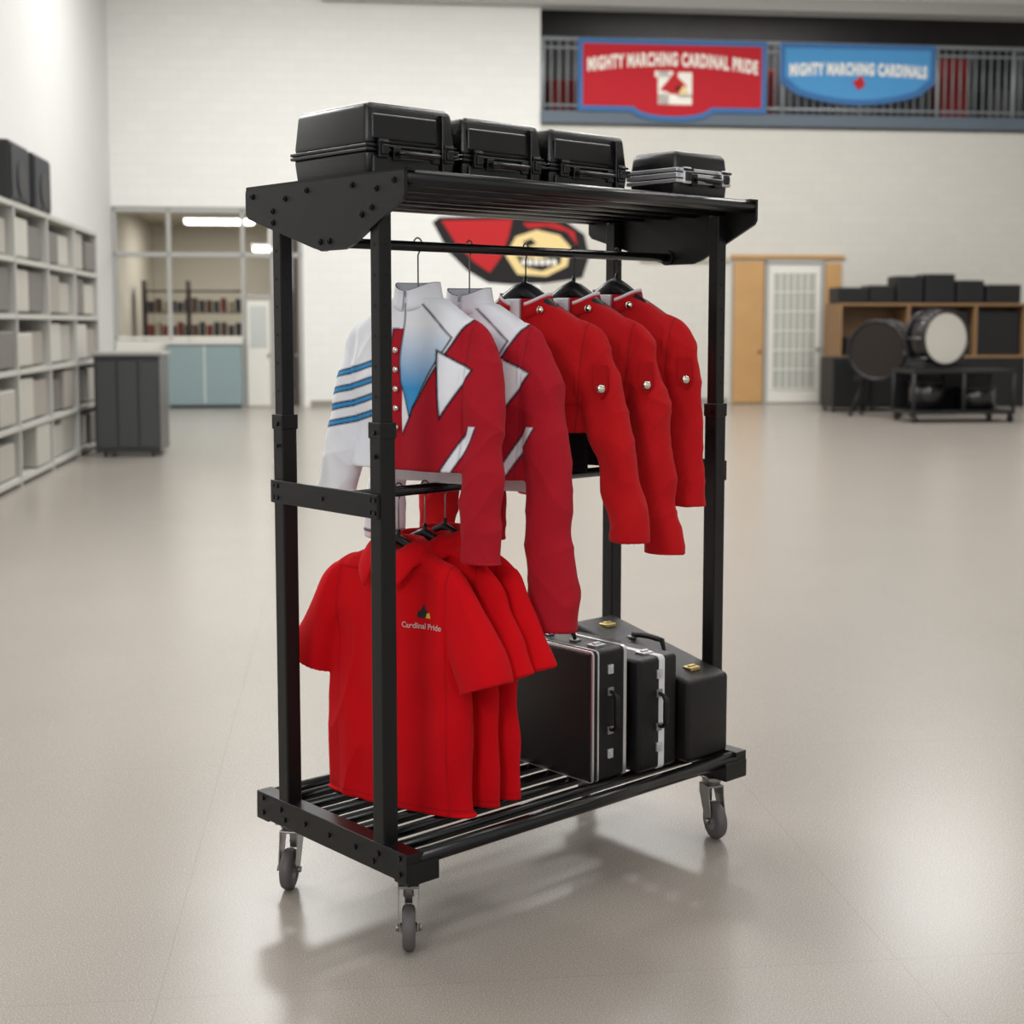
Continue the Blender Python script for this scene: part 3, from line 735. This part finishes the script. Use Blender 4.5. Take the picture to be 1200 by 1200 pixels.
def drum(u,v,z,R_,wd,ang,head,legs):
    c=B(); M=ROOM@Matrix.Translation((u,v,0))@Matrix.Rotation(ang,4,'Z')
    c.cyl((0,-wd/2,z),(0,wd/2,z),R_,DRS,40)
    c.cyl((0,-wd/2-.02,z),(0,-wd/2,z),R_*.96,head,40); c.cyl((0,wd/2,z),(0,wd/2+.02,z),R_*.96,head,40)
    for y in (-wd/2-.01,wd/2+.01):
        n=32; c.tube([(R_*math.cos(2*math.pi*i/n),y,z+R_*math.sin(2*math.pi*i/n)) for i in range(n+1)],.035,DRS,8)
    for i in range(8):
        a=2*math.pi*i/8; c.cyl((R_*1.04*math.cos(a),-wd/2,z+R_*1.04*math.sin(a)),(R_*1.04*math.cos(a),wd/2,z+R_*1.04*math.sin(a)),.01,ZINC,8)
    if legs:
        for sx_ in (-1,1):
            c.tube([(sx_*.45,-.25,.05),(sx_*.30,0,z-R_*.98),(sx_*.45,.25,.05)],.03,BC,8)
            c.cyl((sx_*.45-.02,-.25,.05),(sx_*.45+.02,-.25,.05),.05,BC,12); c.cyl((sx_*.45-.02,.25,.05),(sx_*.45+.02,.25,.05),.05,BC,12)
        c.cyl((-.5,0,z-R_*1.0),(.5,0,z-R_*1.0),.03,BC,8)
    else:
        c.prism([(-.4,-wd/2,z-R_-.04),(.4,-wd/2,z-R_-.04),(.4,-wd/2,z-R_*.8),(.28,-wd/2,z-R_*.92),(-.28,-wd/2,z-R_*.92),(-.4,-wd/2,z-R_*.8)],(0,wd,0),BC)
    c.done('bass_drum',M)
drum(9.72,22.7,1.37,.44,.44,.25,DRH,False)
drum(9.30,24.0,1.15,.50,.45,-.75,DRD,True)
c=B()   # rolling drum cart carrying the bass drum
u0,u1,v0,v1=9.15,10.9,22.25,23.15
c.box((u0,v0,.80),(u1,v1,.86),BC,.01); c.box((u0,v0,.14),(u1,v1,.20),BC,.01)
c.box((u0+.02,v1-.04,.2),(u1-.02,v1-.02,.8),BC)
for u in (u0+.03,(u0+u1)/2,u1-.03):
    for v in (v0+.03,v1-.03): c.cyl((u,v,.14),(u,v,.86),.03,GREY,10)
for u in (u0+.06,u1-.06):
    for v in (v0+.06,v1-.06): c.cyl((u-.025,v,.07),(u+.025,v,.07),.07,BC,16); c.cyl((u,v,.07),(u,v,.15),.015,GREY,8)
for i,(u,R_) in enumerate(((9.56,.28),(10.4,.32))):
    c.cyl((u,22.7,.20),(u,22.7,.20+.45-.1*i),R_,DRS,28); c.cyl((u,22.7,.64-.1*i),(u,22.7,.66-.1*i),R_*1.02,GREY,28)
c.done('drum_cart',ROOM)

SHW=mat('grey_shelving',(182,181,175),.6)
SI=[mat('stored_item_%d'%i,c_,.7) for i,c_ in enumerate([(184,182,174),(178,175,166),(166,162,154),(150,144,136),(112,108,104)])]
c=B(); f=-3.15
c.box((UL+.01,9,0),(UL+.04,19.4,2.78),SHW)
for v in (9,11,13,14.6,16.2,17.8,19.36): c.box((UL+.01,v,0),(f,v+.05,2.78),SHW)
for z in (.04,.55,1.1,1.65,2.2,2.74): c.box((UL+.01,9,z),(f,19.4,z+.05),SHW)
for v0 in (9.1,11.1,13.1,14.7,16.3,17.9):
    for z in (.1,.62,1.17,1.72,2.27):
        for j in range(2):
            if random.random()<.95:
                v=v0+.02+j*.73; c.box((UL+.2,v,z),(f-.01-random.random()*.06,v+.68,z+.34+random.random()*.10),random.choice(SI),.02)
c.done('storage_shelving',ROOM)
for v in (14.7,15.8):
    c=B(); c.box((-3.75,v,2.80),(-3.2,v+.9,3.40),BC,.02); c.box((-3.2,v+.05,2.84),(-3.185,v+.85,3.36),DK,.004); c.cyl((-3.185,v+.45,3.05),(-3.17,v+.45,3.05),.18,BC,24); c.done('loudspeaker',ROOM)
c=B(); c.box((-2.95,17.7,.05),(-2.18,18.6,1.22),mat('charcoal_cabinet',(50,50,52),.35),.01); c.box((-2.97,17.66,1.22),(-2.14,18.64,1.26),mat('grey_top',(150,148,144),.4),.005)
CDm=mat('cab_door',(66,68,70),.25)
for i in range(3):
    c.box((-2.92+i*.25,17.685,.12),(-2.70+i*.25,17.70,1.16),CDm,.006)
for x in (-2.85,-2.28):
    for v in (17.8,18.5): c.cyl((x-.02,v,.03),(x+.02,v,.03),.03,BC,10)
c.done('filing_cabinet',ROOM)

# ------------------------------------------------------------------ lights
W=bpy.data.worlds.new('world'); S.world=W; W.use_nodes=True
W.node_tree.nodes['Background'].inputs[0].default_value=(.95,.97,1,1); W.node_tree.nodes['Background'].inputs[1].default_value=.75
def area(name,loc,rot,sx_,sy_,p,col=(1,.99,.975)):
    l=bpy.data.lights.new(name,'AREA'); l.shape='RECTANGLE'; l.size=sx_; l.size_y=sy_; l.energy=p; l.color=col
    o=bpy.data.objects.new(name,l); COL.objects.link(o); o.matrix_world=ROOM@Matrix.Translation(loc)@rot.to_4x4(); return o
k=0; I3=Euler((0,0,0)).to_matrix()
for v,p in ((2,95),(8.5,200),(15,265),(22.5,340)):
    for u in (-1,4.5,10):
        area('ceiling_lamp_%d'%k,(u,v,8.4),I3,2.4,2.4,p); k+=1
area('office_lamp',(-2.4,YW+3,3.8),I3,2,2,90,(1,.97,.92))
area('loft_fill',(8,YW+1.6,8.3),I3,5,.6,120,(1,.98,.95))  # added fill to brighten the loft interior, no lamp known there
def aim(loc,tgt):
    d=(Vector(tgt)-Vector(loc)).normalized(); return d.to_track_quat('-Z','Y').to_matrix()
area('softbox_key',(-2.6,-1.2,3.6),aim((-2.6,-1.2,3.6),(0.3,4,.9)),1.4,1.4,90,(1,.99,.98))
area('window_light',(-3.4,9.0,5.5),aim((-3.4,9,5.5),(.4,4,.2)),1.4,1.4,190,(1,.99,.97))
